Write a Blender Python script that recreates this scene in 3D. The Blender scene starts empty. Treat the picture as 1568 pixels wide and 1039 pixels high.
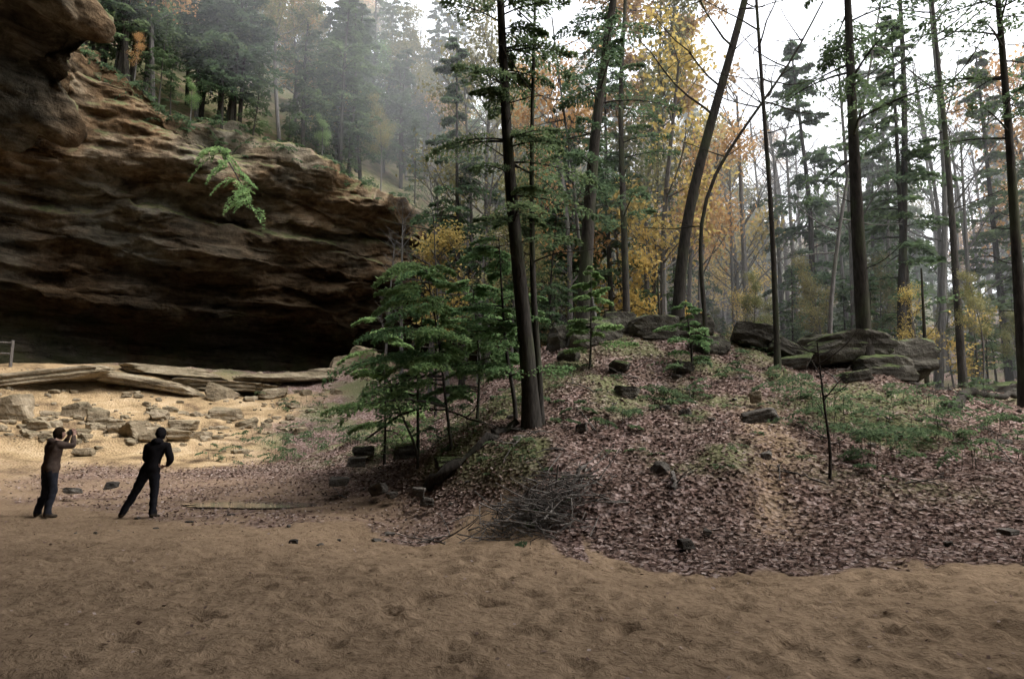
import bpy, bmesh, math, random, time
import numpy as np
from mathutils import Vector, Matrix
T0=time.time()
rng=np.random.default_rng(7); random.seed(7)
scene=bpy.context.scene
MIST=True
# ---------------------------------------------------------------- camera
TH=math.radians(7.6); EYE=1.6
cam_d=bpy.data.cameras.new("camera"); cam=bpy.data.objects.new("camera",cam_d)
scene.collection.objects.link(cam); scene.camera=cam
cam.location=(0,0,EYE); cam.rotation_euler=(math.radians(90)+TH,0,0)
cam_d.lens=24; cam_d.sensor_width=36; cam_d.clip_end=2000; cam_d.clip_start=0.1
def S(u,v,d):
    """survey: bearing/elevation sight + horizontal distance -> world point"""
    a=(u-784)/1045.; b=(519-v)/1045.
    Y=math.cos(TH)-b*math.sin(TH); Z=math.sin(TH)+b*math.cos(TH)
    return np.array([a/Y*d,d,EYE+Z/Y*d])
def G0(u,v):
    a=(u-784)/1045.; b=(519-v)/1045.
    Y=math.cos(TH)-b*math.sin(TH); Z=math.sin(TH)+b*math.cos(TH)
    d=-EYE*Y/Z
    return np.array([a/Y*d,d])
# ---------------------------------------------------------------- noise
def hsh(ix,iy,iz,seed=0):
    h=(ix.astype(np.int64)*374761393+iy.astype(np.int64)*668265263+iz.astype(np.int64)*2147483647+seed*974711)&0xffffffff
    h=((h^(h>>13))*1274126177)&0xffffffff
    h=((h^(h>>16))*2246822519)&0xffffffff
    h=h^(h>>15)
    return (h&0xffffff)/float(0xffffff)
def vnoise(p,seed=0):
    p=np.asarray(p,float); i=np.floor(p).astype(np.int64); f=p-i; f=f*f*(3-2*f)
    r=0
    for dx in (0,1):
        for dy in (0,1):
            for dz in (0,1):
                w=(f[:,0] if dx else 1-f[:,0])*(f[:,1] if dy else 1-f[:,1])*(f[:,2] if dz else 1-f[:,2])
                r=r+w*hsh(i[:,0]+dx,i[:,1]+dy,i[:,2]+dz,seed)
    return r*2-1
def fbm(p,o=4,seed=0):
    s=0;a=1;t=0
    p=np.array(p,float)
    for k in range(o):
        s=s+a*vnoise(p,seed+k*17); t+=a; a*=.5; p=p*2.03+11.3
    return s/t
def sm(a,b,x):
    t=np.clip((x-a)/(b-a),0,1); return t*t*(3-2*t)
# ---------------------------------------------------------------- mesh builder
class MB:
    def __init__(s): s.v=[];s.q=[];s.m=[];s.t=[];s.n=0
    def add(s,v,q,m=0,t=None):
        v=np.asarray(v,float); q=np.asarray(q,np.int64)
        s.v.append(v); s.q.append(q+s.n); s.n+=len(v)
        s.m.append(np.full(len(q),m)); s.t.append(np.full(len(q),.5) if t is None else t)
    def tube(s,pts,rad,k=6,m=0,tint=.5):
        pts=np.asarray(pts,float); rad=np.broadcast_to(rad,(len(pts),))
        tg=np.gradient(pts,axis=0); tg/=np.linalg.norm(tg,axis=1)[:,None]+1e-9
        ref=np.array([0,0,1.]) if abs(tg[0,2])<.8 else np.array([1.,0,0])
        a=np.cross(tg,ref); a/=np.linalg.norm(a,axis=1)[:,None]+1e-9; b=np.cross(tg,a)
        th=np.arange(k)*2*np.pi/k
        v=pts[:,None,:]+rad[:,None,None]*(np.cos(th)[None,:,None]*a[:,None,:]+np.sin(th)[None,:,None]*b[:,None,:])
        n=len(pts); v=v.reshape(-1,3)
        i=np.arange(n-1)[:,None]*k; j=np.arange(k)[None,:]; j2=(j+1)%k
        q=np.stack([i+j,i+j2,i+k+j2,i+k+j],-1).reshape(-1,4)
        s.add(v,q,m,np.full(len(q),tint))
    def leaves(s,c,d,n,L,W,m=1,tint=None):
        """rhombic leaves: centre c, direction d, normal n"""
        d=d/(np.linalg.norm(d,axis=1)[:,None]+1e-9)
        w=np.cross(n,d); w/=np.linalg.norm(w,axis=1)[:,None]+1e-9
        L=np.broadcast_to(L,(len(c),))[:,None]; W=np.broadcast_to(W,(len(c),))[:,None]
        v=np.stack([c-d*L*.5,c+w*W*.5-d*L*.05,c+d*L*.5,c-w*W*.5-d*L*.05],1).reshape(-1,3)
        q=np.arange(len(c)*4).reshape(-1,4)
        s.add(v,q,m,rng.random(len(c)) if tint is None else tint)
    def mesh(s,name,mats,smooth=False):
        me=bpy.data.meshes.new(name)
        v=np.concatenate(s.v); q=np.concatenate(s.q)
        me.vertices.add(len(v)); me.vertices.foreach_set("co",v.astype(np.float32).ravel())
        me.loops.add(q.size); me.loops.foreach_set("vertex_index",q.astype(np.int32).ravel())
        me.polygons.add(len(q)); me.polygons.foreach_set("loop_start",(np.arange(len(q))*4).astype(np.int32))
        me.update(calc_edges=True)
        for m in mats: me.materials.append(m)
        me.polygons.foreach_set("material_index",np.concatenate(s.m).astype(np.int32))
        me.polygons.foreach_set("use_smooth",np.full(len(q),smooth))
        at=me.attributes.new("tint",'FLOAT','FACE'); at.data.foreach_set("value",np.concatenate(s.t).astype(np.float32))
        me.update(); return me
def obj(name,me,loc=(0,0,0),parent=None):
    o=bpy.data.objects.new(name,me); scene.collection.objects.link(o); o.location=loc
    if parent: o.parent=parent
    return o
# ---------------------------------------------------------------- materials
def newmat(name):
    m=bpy.data.materials.new(name); m.use_nodes=True; nt=m.node_tree; nt.nodes.clear()
    out=nt.nodes.new('ShaderNodeOutputMaterial'); return m,nt,out
def N(nt,t,**k):
    n=nt.nodes.new(t)
    for a,b in k.items():
        if a in n.inputs: n.inputs[a].default_value=b
        else: setattr(n,a,b)
    return n
def ramp(nt,fac,stops):
    r=nt.nodes.new('ShaderNodeValToRGB'); e=r.color_ramp.elements
    while len(e)<len(stops): e.new(.5)
    for i,(p,c) in enumerate(stops):
        e[i].position=p; e[i].color=(*c,1) if len(c)==3 else c
    nt.links.new(fac,r.inputs[0]); return r.outputs[0]
def mix(nt,f,a,b,mode='MIX'):
    m=nt.nodes.new('ShaderNodeMix'); m.data_type='RGBA'; m.blend_type=mode
    for s,x in ((m.inputs[0],f),(m.inputs[6],a),(m.inputs[7],b)):
        if hasattr(x,'links'): nt.links.new(x,s)
        elif isinstance(x,(int,float)): s.default_value=x
        else: s.default_value=(*x,1)
    return m.outputs[2]
def coords(nt,scale=(1,1,1),src='Object'):
    if src=='World':
        tc=nt.nodes.new('ShaderNodeNewGeometry').outputs['Position']
    else: tc=nt.nodes.new('ShaderNodeTexCoord').outputs['Object']
    mp=nt.nodes.new('ShaderNodeMapping'); mp.inputs['Scale'].default_value=scale
    nt.links.new(tc,mp.inputs[0]); return mp.outputs[0]
def noise(nt,vec,scale,detail=5,rough=.55,dist=0):
    n=N(nt,'ShaderNodeTexNoise'); n.inputs['Scale'].default_value=scale; n.inputs['Detail'].default_value=min(detail,5)
    n.inputs['Roughness'].default_value=rough; n.inputs['Distortion'].default_value=dist
    nt.links.new(vec,n.inputs['Vector']); return n.outputs[0]
def bsdf(nt,out,col,rough=.9,height=None,bstr=.5,bdist=.05,spec=.2):
    if rough>.8:
        p=nt.nodes.new('ShaderNodeBsdfDiffuse'); ci=p.inputs['Color']
    else:
        p=nt.nodes.new('ShaderNodeBsdfPrincipled'); p.inputs['Roughness'].default_value=rough
        p.inputs['Specular IOR Level'].default_value=spec; ci=p.inputs['Base Color']
    if hasattr(col,'links'): nt.links.new(col,ci)
    else: ci.default_value=(*col,1)
    if height is not None:
        b=nt.nodes.new('ShaderNodeBump'); b.inputs['Strength'].default_value=bstr; b.inputs['Distance'].default_value=bdist
        nt.links.new(height,b.inputs['Height']); nt.links.new(b.outputs[0],p.inputs['Normal'])
    nt.links.new(p.outputs[0],out.inputs[0]); return p
def leafmat(name,cols,trans=.4):
    m,nt,out=newmat(name)
    at=N(nt,'ShaderNodeAttribute'); at.attribute_name='tint'
    k=len(cols); c=ramp(nt,at.outputs['Fac'],[(i/(k-1) if k>1 else 0,x) for i,x in enumerate(cols)])
    oi=N(nt,'ShaderNodeObjectInfo'); r=ramp(nt,oi.outputs['Random'],[(0,(.75,.8,.8)),(1,(1.2,1.12,1.0))])
    c=mix(nt,1.0,c,r,'MULTIPLY')
    d=N(nt,'ShaderNodeBsdfDiffuse'); t=N(nt,'ShaderNodeBsdfTranslucent'); ms=N(nt,'ShaderNodeMixShader'); ms.inputs[0].default_value=trans
    nt.links.new(c,d.inputs[0]); nt.links.new(c,t.inputs[0]); nt.links.new(d.outputs[0],ms.inputs[1]); nt.links.new(t.outputs[0],ms.inputs[2])
    nt.links.new(ms.outputs[0],out.inputs[0]); return m
def barkmat(name,a,b,moss=0.):
    m,nt,out=newmat(name); v=coords(nt,(6,6,1.2)); n=noise(nt,v,3,4,.65)
    c=ramp(nt,n,[(.3,a),(.7,b)])
    if moss>0:
        v2=coords(nt,(1,1,.5)); n2=noise(nt,v2,1.5,3); f=ramp(nt,n2,[(.5,(0,0,0)),(.65,(moss,)*3)])
        c=mix(nt,f,c,(.06,.072,.038))
    bsdf(nt,out,c,.95,n,.8,.03); return m
M_hem=leafmat('hemlock_leaf',[(.055,.085,.055),(.095,.14,.078),(.15,.21,.105)],.5)
M_green=leafmat('young_leaf',[(.10,.17,.085),(.17,.27,.12),(.27,.38,.18)],.5)
M_yel=leafmat('yellow_leaf',[(.28,.24,.09),(.45,.35,.13),(.52,.39,.15)],.5)
M_org=leafmat('orange_leaf',[(.33,.21,.12),(.52,.31,.14),(.55,.38,.19)],.5)
M_olive=leafmat('olive_leaf',[(.13,.14,.08),(.20,.20,.10),(.30,.26,.13)],.5)
M_lit=leafmat('litter_leaf',[(.10,.066,.055),(.17,.115,.098),(.24,.172,.15),(.38,.305,.28)],.1)
M_bark=barkmat('bark_dark',(.022,.02,.018),(.065,.058,.05),.5)
M_bark2=barkmat('bark_grey',(.07,.066,.062),(.16,.15,.14),.3)
M_stick=barkmat('dead_wood',(.06,.055,.05),(.19,.17,.15))
def rockmat(name,base,alt,moss=.5,strata=True,sc=1.):
    m,nt,out=newmat(name)
    v=coords(nt,(sc,sc,sc*3.5),'World'); n1=noise(nt,v,.8,5,.6,.6)
    v2=coords(nt,(1,1,1),'World'); n2=noise(nt,v2,6*sc,5,.7)
    c=ramp(nt,n1,[(.3,tuple(x*.45 for x in base)),(.48,base),(.7,alt)])
    c=mix(nt,.6,c,ramp(nt,n2,[(.3,(.45,.45,.45)),(.7,(1.25,1.25,1.25))]),'MULTIPLY')
    if moss>0:
        g=N(nt,'ShaderNodeNewGeometry'); sp=N(nt,'ShaderNodeSeparateXYZ'); nt.links.new(g.outputs['Normal'],sp.inputs[0])
        n3=noise(nt,v2,1.6,4)
        mm=N(nt,'ShaderNodeMath',operation='MULTIPLY'); nt.links.new(sp.outputs[2],mm.inputs[0]); nt.links.new(n3,mm.inputs[1])
        f=ramp(nt,mm.outputs[0],[(.24,(0,0,0)),(.42,(moss,)*3)])
        c=mix(nt,f,c,(.095,.12,.05))
    add=N(nt,'ShaderNodeMath',operation='ADD'); nt.links.new(n1,add.inputs[0]); nt.links.new(n2,add.inputs[1])
    bsdf(nt,out,c,.9,add.outputs[0],.9,.12); return m
M_rock=rockmat('boulder_stone',(.068,.062,.052),(.15,.14,.115),.8)
M_stone=rockmat('grey_stone',(.10,.09,.078),(.20,.18,.155),0)
M_rockl=rockmat('pale_sandstone',(.23,.185,.125),(.36,.30,.215),.1)
# ---------------------------------------------------------------- terrain
CP=[(0,0,0),(-12,0,0),(12,0,0),(-6,7,0),(6,6,0),(0,9,0),(-12,10,0),(-7,13,0),(-9,13,0),(-3,12.6,0),(-20,10,.6),(-30,0,1.5),(-30,15,3),(0,-15,.5),(-20,-15,1),(25,-10,.5),
    (30,5,.5),(-9,16,-.02),(-5,15,-.02),(-10,19,.02),(-12,16.5,0)]
for u,v,d in [(60,700,23),(200,700,23),(200,655,27),(200,600,31.5),(200,562,36),(30,655,26),(30,600,30),(10,562,32),(450,705,24),(450,655,29),(450,600,36),(540,562,44),
   (330,720,21),(600,705,18),(600,640,25),(660,745,14),(700,690,14.5),(800,640,15),(850,562,17.5),(900,505,20),(1000,496,20.5),(1100,503,20.5),(1200,545,19),(1330,572,18),
   (1420,592,20),(1560,622,18),(780,710,13),(900,700,12.5),(900,620,15),(1000,700,12.5),(1000,600,16),(1100,700,12),(1150,620,14.5),(1250,700,12.3),(1250,620,15),(1400,700,12),(1400,640,14.2),
   (1550,720,11.5),(1550,665,14),(740,790,12),(900,818,10.2),(1050,822,10),(1200,812,10),(1400,802,10),(1560,795,10),(1150,760,11),(900,760,11.1),(1400,755,10.9),
   (1800,700,13),(1800,780,10),(1480,598,30),(1540,590,34)]:
    CP.append(tuple(S(u,v,d)))
CP+=[(0,29,2.5),(8,28,2.8),(16,28,3),(-4,36,4.5),(5,40,5),(14,45,5.5),(28,30,4),(40,20,7),(40,45,8),(60,30,14),(30,75,10),(60,80,16),(10,70,5.5),(-10,60,5),(-30,50,4.5),(-45,30,4),(-60,0,3),
     (-60,80,5),(0,120,6),(60,140,16),(120,60,18),(100,0,12),(60,-60,2),(0,-100,1),(-100,-60,2),(-150,60,5),(0,300,10),(250,150,18),(300,-100,12),(-300,0,5),(0,-300,1),(300,400,15),(-300,400,8)]
CP=np.array(CP,float)
def phi(r): return np.sqrt(r*r+1.0)
_d=np.linalg.norm(CP[:,None,:2]-CP[None,:,:2],axis=2)
Wt=np.linalg.solve(phi(_d)+np.eye(len(CP))*0.02,CP[:,2])
EDGE=np.array([G0(u,v) for u,v in [(0,763),(130,775),(250,796),(400,808),(500,800),(560,797),(600,814),(650,820),(700,800),(780,800),(800,815),(890,830),(905,857),(1000,860),(1200,866),(1400,862),(1568,868)]])
EDGE=EDGE[np.argsort(EDGE[:,0])]
TR=np.array([S(1160,622,14.4)[:2],S(1185,665,13.0)[:2],S(1195,710,12.0)[:2],S(1185,760,11.)[:2],S(1215,830,9.6)[:2]])  # worn trail
def hraw(x,y):
    x=np.atleast_1d(x).astype(float); y=np.atleast_1d(y).astype(float); out=np.zeros(len(x))
    for i in range(0,len(x),20000):
        r=np.sqrt((x[i:i+20000,None]-CP[None,:,0])**2+(y[i:i+20000,None]-CP[None,:,1])**2)
        out[i:i+20000]=phi(r)@Wt
    return np.clip(out,-2,40)
def trail(x,y,p):
    o=np.argsort(TR[:,1]); tx=np.interp(y,TR[o,1],TR[o,0])+fbm(p*.9,2,71)*.25
    return np.exp(-((x-tx)/.42)**2)*sm(9.2,10,y)*sm(15.2,14.2,y)
def zone(x,y,h=None):
    x=np.atleast_1d(x).astype(float); y=np.atleast_1d(y).astype(float)
    if h is None: h=hraw(x,y)
    e=np.interp(x,EDGE[:,0],EDGE[:,1])
    p=np.stack([x,y,np.zeros_like(x)],1)
    w=fbm(p*1.7,4,3)*.45+fbm(p*7,2,9)*.15
    sand=sm(.2,-.2,(y-e)+w)
    sand=np.where((x<-13)&(y<16),1,sand)
    thin=.62*sm(.5,.1,h)*sm(-.5,-3,x)*sm(26,20,y); sand=np.maximum(sand,np.clip(thin*(1+.6*fbm(p*1.2,3,61)),0,1))
    b=fbm(p*.35,4,21)*3
    yel=sm(-7,-10.5,x+b+(y-24)*.15)*sm(20.5,22.5,y+b*.4)*sm(37,34,y+b*.3)
    yel=np.maximum(yel,sm(-12,-15,x+b)*sm(14,17,y)*sm(40,34,y)*.8)
    tr=trail(x,y,p); yel=np.maximum(yel,tr*.42)
    green=sm(-.05,.35,fbm(p*.75,4,33))*(1-sand)*sm(.3,1.0,h)*(1-tr)
    return sand,yel,green
def H(x,y):
    x=np.atleast_1d(x).astype(float); y=np.atleast_1d(y).astype(float)
    h=hraw(x,y); p=np.stack([x,y,np.zeros_like(x)],1)
    s,yl,g=zone(x,y,h)
    rough=1-s
    slope=sm(.15,1.2,h)
    h=h+rough*slope*(fbm(p*.55,3,5)*.32+fbm(p*2.2,3,6)*.10)+rough*fbm(p*4,2,8)*.02-.07*trail(x,y,p)
    h=h-.09*np.exp(-((x+5.2)/2.0)**4-((y-15.3)/.55)**4)
    foot=fbm(p*np.array([3.2,3.2,1]),3,12)
    h=h+s*(fbm(p*.5,2,13)*.05+foot*.03)
    return h
nx,ny=720,760
uu=np.linspace(-1,1,nx); vv=np.linspace(-1,1,ny)
gx=2+5*np.sinh(5.1*uu); gy=8+3.6*np.sinh(5.4*vv)
GX,GY=np.meshgrid(gx,gy); fx,fy=GX.ravel(),GY.ravel()
hz=H(fx,fy); s_,y_,g_=zone(fx,fy)
# footprints trodden into the sand
fr=np.random.default_rng(3); HZ=hz.reshape(ny,nx); SG=s_.reshape(ny,nx)
for _ in range(3200):
    px_,py_=fr.uniform(-14,14),fr.uniform(3,14.5); an=fr.normal()*.6+(1.57 if fr.random()<.5 else 0); dp=fr.uniform(.02,.055)
    i0,i1=np.searchsorted(gx,[px_-.4,px_+.4]); j0,j1=np.searchsorted(gy,[py_-.4,py_+.4])
    if i1<=i0 or j1<=j0: continue
    X,Y=GX[j0:j1,i0:i1]-px_,GY[j0:j1,i0:i1]-py_; a_=X*np.cos(an)+Y*np.sin(an); b_=-X*np.sin(an)+Y*np.cos(an)
    r2=(a_/.15)**2+(b_/.075)**2; HZ[j0:j1,i0:i1]+=SG[j0:j1,i0:i1]*(-dp*np.exp(-r2)+dp*.4*np.exp(-(np.sqrt(r2)-1.7)**2*4))
hz=HZ.ravel()
i=np.arange(ny-1)[:,None]*nx; j=np.arange(nx-1)[None,:]
q=np.stack([i+j,i+j+1,i+nx+j+1,i+nx+j],-1).reshape(-1,4)
M_ground,nt,out=newmat('ground_soil')
at=N(nt,'ShaderNodeAttribute'); at.attribute_name='zone'; sp=N(nt,'ShaderNodeSeparateColor'); nt.links.new(at.outputs['Color'],sp.inputs[0])
v=coords(nt,(1,1,1),'World')
nb=noise(nt,v,.6,5); nf=noise(nt,v,14,5,.7); nsp=noise(nt,v,38,3,.6)
sandc=ramp(nt,nb,[(.3,(.18,.127,.082)),(.7,(.26,.185,.12))])
sandc=mix(nt,.8,sandc,ramp(nt,nf,[(.32,(.5,.48,.46)),(.5,(1.0,1.0,1.0)),(.7,(1.2,1.2,1.2))]),'MULTIPLY')
sandc=mix(nt,1.0,sandc,ramp(nt,nsp,[(.30,(.35,.33,.32)),(.38,(1,1,1))]),'MULTIPLY')
yelc=ramp(nt,noise(nt,v,.9,5,.65),[(.35,(.13,.09,.055)),(.5,(.30,.215,.12)),(.7,(.42,.32,.20))])
vo=N(nt,'ShaderNodeTexVoronoi'); vo.inputs['Scale'].default_value=13; vo.inputs['Randomness'].default_value=1
nt.links.new(v,vo.inputs['Vector'])
sv=N(nt,'ShaderNodeSeparateColor'); nt.links.new(vo.outputs['Color'],sv.inputs[0])
lc=ramp(nt,sv.outputs[0],[(0,(.075,.052,.042)),(.35,(.145,.097,.082)),(.7,(.22,.16,.14)),(1,(.34,.27,.245))])
lc=mix(nt,.8,lc,ramp(nt,nb,[(.3,(.6,.58,.56)),(.65,(1.15,1.1,1.1))]),'MULTIPLY')
dirt=ramp(nt,noise(nt,v,1.6,5,.7),[(.45,(0,0,0)),(.62,(.7,.7,.7))])
lc=mix(nt,dirt,lc,(.11,.08,.062))
gm=N(nt,'ShaderNodeMath',operation='MULTIPLY'); nt.links.new(sp.outputs[2],gm.inputs[0]); nt.links.new(nf,gm.inputs[1])
gm2=N(nt,'ShaderNodeMath',operation='MULTIPLY'); nt.links.new(gm.outputs[0],gm2.inputs[0]); gm2.inputs[1].default_value=1.4
c=mix(nt,gm2.outputs[0],lc,(.11,.125,.055))
c=mix(nt,sp.outputs[1],c,yelc); c=mix(nt,sp.outputs[0],c,sandc)
sb=noise(nt,v,7,5,.65,.4)
hmix=mix(nt,sp.outputs[0],vo.outputs['Distance'],sb)
bsdf(nt,out,c,.95,hmix,.7,.07,.1)
mb=MB(); mb.add(np.stack([fx,fy,hz],1),q,0); me=mb.mesh('ground',[M_ground],True)
ca=me.color_attributes.new('zone','FLOAT_COLOR','POINT')
ca.data.foreach_set('color',np.stack([s_,y_,g_,np.ones_like(s_)],1).astype(np.float32).ravel())
obj('ground',me)
print('ground',time.time()-T0)
# ---------------------------------------------------------------- cliff / cave
R=np.array([(36,4,20),(9,10,20),(-5,13,19.5),(-12,18,18),(-14.6,22,15.5),(-16.2,23.5,13.0),(-21,28,18.0),(-21.3,33,20.6),(-19.2,35,19),(-17.4,36,17.6),(-14.7,38,17.6),(-11.6,41,17.2),(-9.3,43,16.0),(-5.4,46,14.6),(0,50,14.0),(8,54,13.),(20,58,11),(34,62,9)],float)
F=np.array([(36,-14,1),(10,-17,1),(-18,-15,1),(-34,-2,2.2),(-38,8,3),(-38,17,3.8),(-37,26,4.4),(-31,32,4.6),(-25.6,35,4.9),(-22,38,5),(-17.5,41.5,5),(-13.5,44.5,5.2),(-10.5,46,5.4),(-6.5,48,5.2),(-1,51.6,5.2),(7,55.6,5),(19.5,59,5),(34,63.5,6)],float)
ns=900; ss=np.linspace(0,len(R)-1,ns)
def lin(A):
    o=np.stack([np.interp(ss,np.arange(len(A)),A[:,k]) for k in range(3)],1)
    ker=np.exp(-np.linspace(-2,2,31)**2); ker/=ker.sum()
    for k in range(3):
        pad=np.pad(o[:,k],15,mode='edge'); o[:,k]=np.convolve(pad,ker,'valid')
    return o
Rs=lin(R);Fs=lin(F)
Cn=np.array([-2,28.]); D=Rs[:,:2]-Cn; D/=np.linalg.norm(D,axis=1)[:,None]
prof=np.array([(-.25,-.12),(-.25,-.02),(-.42,.05),(-.5,.12),(-.48,.19),(-.30,.245),(.02,.27),(.10,.30),(.08,.36),(.13,.43),(.28,.49),(.30,.56),(.38,.62),(.56,.66),(.60,.72),(.74,.77),(.88,.83),(.95,.90),(.99,.96),(1,1)])
nt1=240
tt=np.linspace(0,len(prof)-1,nt1); ph=np.interp(tt,np.arange(len(prof)),prof[:,0]); pv=np.interp(tt,np.arange(len(prof)),prof[:,1])
ker=np.exp(-np.linspace(-2,2,9)**2); ker/=ker.sum(); ph=np.convolve(np.pad(ph,4,mode='edge'),ker,'valid'); pv=np.convolve(np.pad(pv,4,mode='edge'),ker,'valid')
P1=np.zeros((ns,nt1,3))
FR=Rs[:,:2]-Fs[:,:2]; FL=np.linalg.norm(FR,axis=1)[:,None]; FU=FR/FL
hor=ph[None,:]*np.where(ph[None,:]<0,np.clip(FL,7,14),FL)
P1[:,:,:2]=Fs[:,None,:2]+FU[:,None,:]*hor[:,:,None]
P1[:,:,2]=Fs[:,None,2]*(1-pv)[None,:]+Rs[:,None,2]*pv[None,:]
slope=np.interp(ss,[0,12,14,17],[.95,.95,.8,.25])
lipH=np.interp(ss,[0,6,8,9,12,17],[1.2,1.2,.8,.8,1.4,.8])
qs=np.concatenate([np.linspace(0,3,26),np.linspace(3,40,60)[1:],np.linspace(40,160,12)[1:]])
def hilltop(q,si):
    L=np.interp(si,ss,lipH); sl=np.interp(si,ss,slope)
    z=L*sm(0,.8,q)+np.minimum(q,5)*sl*.45+(np.clip(q,5,42)-5)*sl*.85+np.maximum(q-42,0)*.05
    return z
P2=np.zeros((ns,len(qs)-1,3))
for k,qv in enumerate(qs[1:]):
    P2[:,k,:2]=Rs[:,:2]+D*qv; P2[:,k,2]=Rs[:,2]+hilltop(np.full(ns,qv),ss)
P=np.concatenate([P1,P2],1); nt_=P.shape[1]
du=np.gradient(P,axis=0); dv=np.gradient(P,axis=1); Nn=np.cross(du,dv); Nn/=np.linalg.norm(Nn,axis=2)[:,:,None]+1e-9
test=Nn[:, 110:170,:2].mean(1)
if np.mean(np.sum(test*(-D),axis=1))<0: Nn=-Nn
fl=P.reshape(-1,3); 
warp=fbm(fl*np.array([.12,.12,.12]),3,40)*1.6
zz=fl[:,2]+warp
def layer(z,fq,seed):
    a=vnoise(np.stack([z*fq,z*0+.5,z*0+.5],1),seed); return np.tanh(a*3.5)
disp=layer(zz,.9,50)*.5+layer(zz+fbm(fl*.6,2,44)*.3,2.6,51)*.28+fbm(fl*np.array([.25,.25,.5]),5,42)*2.2+fbm(fl*np.array([.9,.9,3.2]),4,43)*.45
amp=np.ones(nt_); amp[:60]=.5
amp[nt1:]=np.interp(qs[1:],[0,2,5],[1,.7,.25])
amp=np.tile(amp,ns)
fl=fl+Nn.reshape(-1,3)*(disp*amp)[:,None]
CL=fl.reshape(ns,nt_,3)
i=np.arange(ns-1)[:,None]*nt_; j=np.arange(nt_-1)[None,:]
q=np.stack([i+j,i+nt_+j,i+nt_+j+1,i+j+1],-1).reshape(-1,4)
M_cliff,nt,out=newmat('sandstone_cliff')
vs=coords(nt,(.35,.35,2.0),'World'); v1=coords(nt,(1,1,1),'World')
n1=noise(nt,vs,1.0,5,.65,.5); n2=noise(nt,v1,.16,3,.5); n3=noise(nt,v1,3.0,5,.7)
c=ramp(nt,n1,[(.32,(.030,.021,.014)),(.43,(.082,.053,.030)),(.54,(.155,.10,.056)),(.70,(.23,.18,.115))])
gry=ramp(nt,n1,[(.3,(.035,.034,.027)),(.5,(.125,.117,.09)),(.7,(.26,.24,.20))])
c=mix(nt,ramp(nt,n2,[(.42,(.05,.05,.05)),(.60,(.85,.85,.85))]),c,gry)
c=mix(nt,.7,c,ramp(nt,n3,[(.3,(.45,.45,.45)),(.65,(1.2,1.2,1.2))]),'MULTIPLY')
# algae-green film low on the back wall
nal=noise(nt,v1,.45,4,.6); g=N(nt,'ShaderNodeNewGeometry'); spz=N(nt,'ShaderNodeSeparateXYZ'); nt.links.new(g.outputs['Position'],spz.inputs[0])
zr=N(nt,'ShaderNodeMapRange'); nt.links.new(spz.outputs[2],zr.inputs[0]); zr.inputs[1].default_value=12; zr.inputs[2].default_value=8; zr.inputs[3].default_value=0; zr.inputs[4].default_value=1
am=N(nt,'ShaderNodeMath',operation='MULTIPLY'); nt.links.new(nal,am.inputs[0]); nt.links.new(zr.outputs[0],am.inputs[1])
c=mix(nt,ramp(nt,am.outputs[0],[(.42,(0,0,0)),(.58,(.7,.7,.7))]),c,(.11,.115,.055))
az=N(nt,'ShaderNodeMath',operation='MULTIPLY_ADD'); nt.links.new(n2,az.inputs[0]); az.inputs[1].default_value=6; nt.links.new(spz.outputs[2],az.inputs[2])  # shade of the lower recess painted into the rock colour, darker downwards
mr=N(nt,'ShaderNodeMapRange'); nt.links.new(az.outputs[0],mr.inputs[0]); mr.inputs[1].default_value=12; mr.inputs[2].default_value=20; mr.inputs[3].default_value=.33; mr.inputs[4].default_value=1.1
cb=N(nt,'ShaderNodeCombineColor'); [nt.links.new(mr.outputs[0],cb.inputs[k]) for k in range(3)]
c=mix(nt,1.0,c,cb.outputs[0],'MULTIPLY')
spn=N(nt,'ShaderNodeSeparateXYZ'); nt.links.new(g.outputs['Normal'],spn.inputs[0])
f=ramp(nt,spn.outputs[2],[(.45,(0,0,0)),(.75,(1,1,1))])
gt=N(nt,'ShaderNodeMath',operation='GREATER_THAN'); nt.links.new(spz.outputs[2],gt.inputs[0]); gt.inputs[1].default_value=12.5
fm=N(nt,'ShaderNodeMath',operation='MULTIPLY'); nt.links.new(f,fm.inputs[0]); nt.links.new(gt.outputs[0],fm.inputs[1])
topc=ramp(nt,noise(nt,v1,1.1,5,.7),[(.35,(.07,.085,.04)),(.5,(.14,.14,.07)),(.65,(.22,.16,.12))])
c=mix(nt,fm.outputs[0],c,topc)
ad=N(nt,'ShaderNodeMath',operation='ADD'); nt.links.new(n1,ad.inputs[0]); nt.links.new(n3,ad.inputs[1])
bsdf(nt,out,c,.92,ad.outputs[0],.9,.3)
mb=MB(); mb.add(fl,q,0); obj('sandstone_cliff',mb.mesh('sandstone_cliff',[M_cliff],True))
print('cliff',time.time()-T0)
# ---------------------------------------------------------------- rocks
def rockverts(size,seed,sub=3,rough=.05):
    bm=bmesh.new(); bmesh.ops.create_icosphere(bm,subdivisions=sub,radius=1)
    v=np.array([x.co[:] for x in bm.verts]); f=np.array([[x.index for x in fc.verts] for fc in bm.faces]); bm.free()
    r=np.random.default_rng(seed); ax=np.array([[1,0,0],[-1,0,0],[0,1,0],[0,-1,0],[0,0,1],[0,0,-1.]])+r.normal(size=(6,3))*.16
    n=np.vstack([ax,r.normal(size=(5,3))]); n/=np.linalg.norm(n,axis=1)[:,None]
    dd=np.concatenate([r.uniform(.6,.8,6),r.uniform(.72,.95,5)])
    dot=v@n.T; rad=np.min(np.where(dot>.05,dd[None,:]/np.maximum(dot,.05),9),axis=1); rad=np.minimum(rad,1.2)
    p=v*rad[:,None]; p=p*(1+rough*fbm(p*3+seed*3.1,4,seed)[:,None]*2.)
    lay=layer(p[:,2]+seed*.37,4.,seed)*.045; p[:,:2]*=(1+lay)[:,None]
    return p*np.array(size),f
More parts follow.
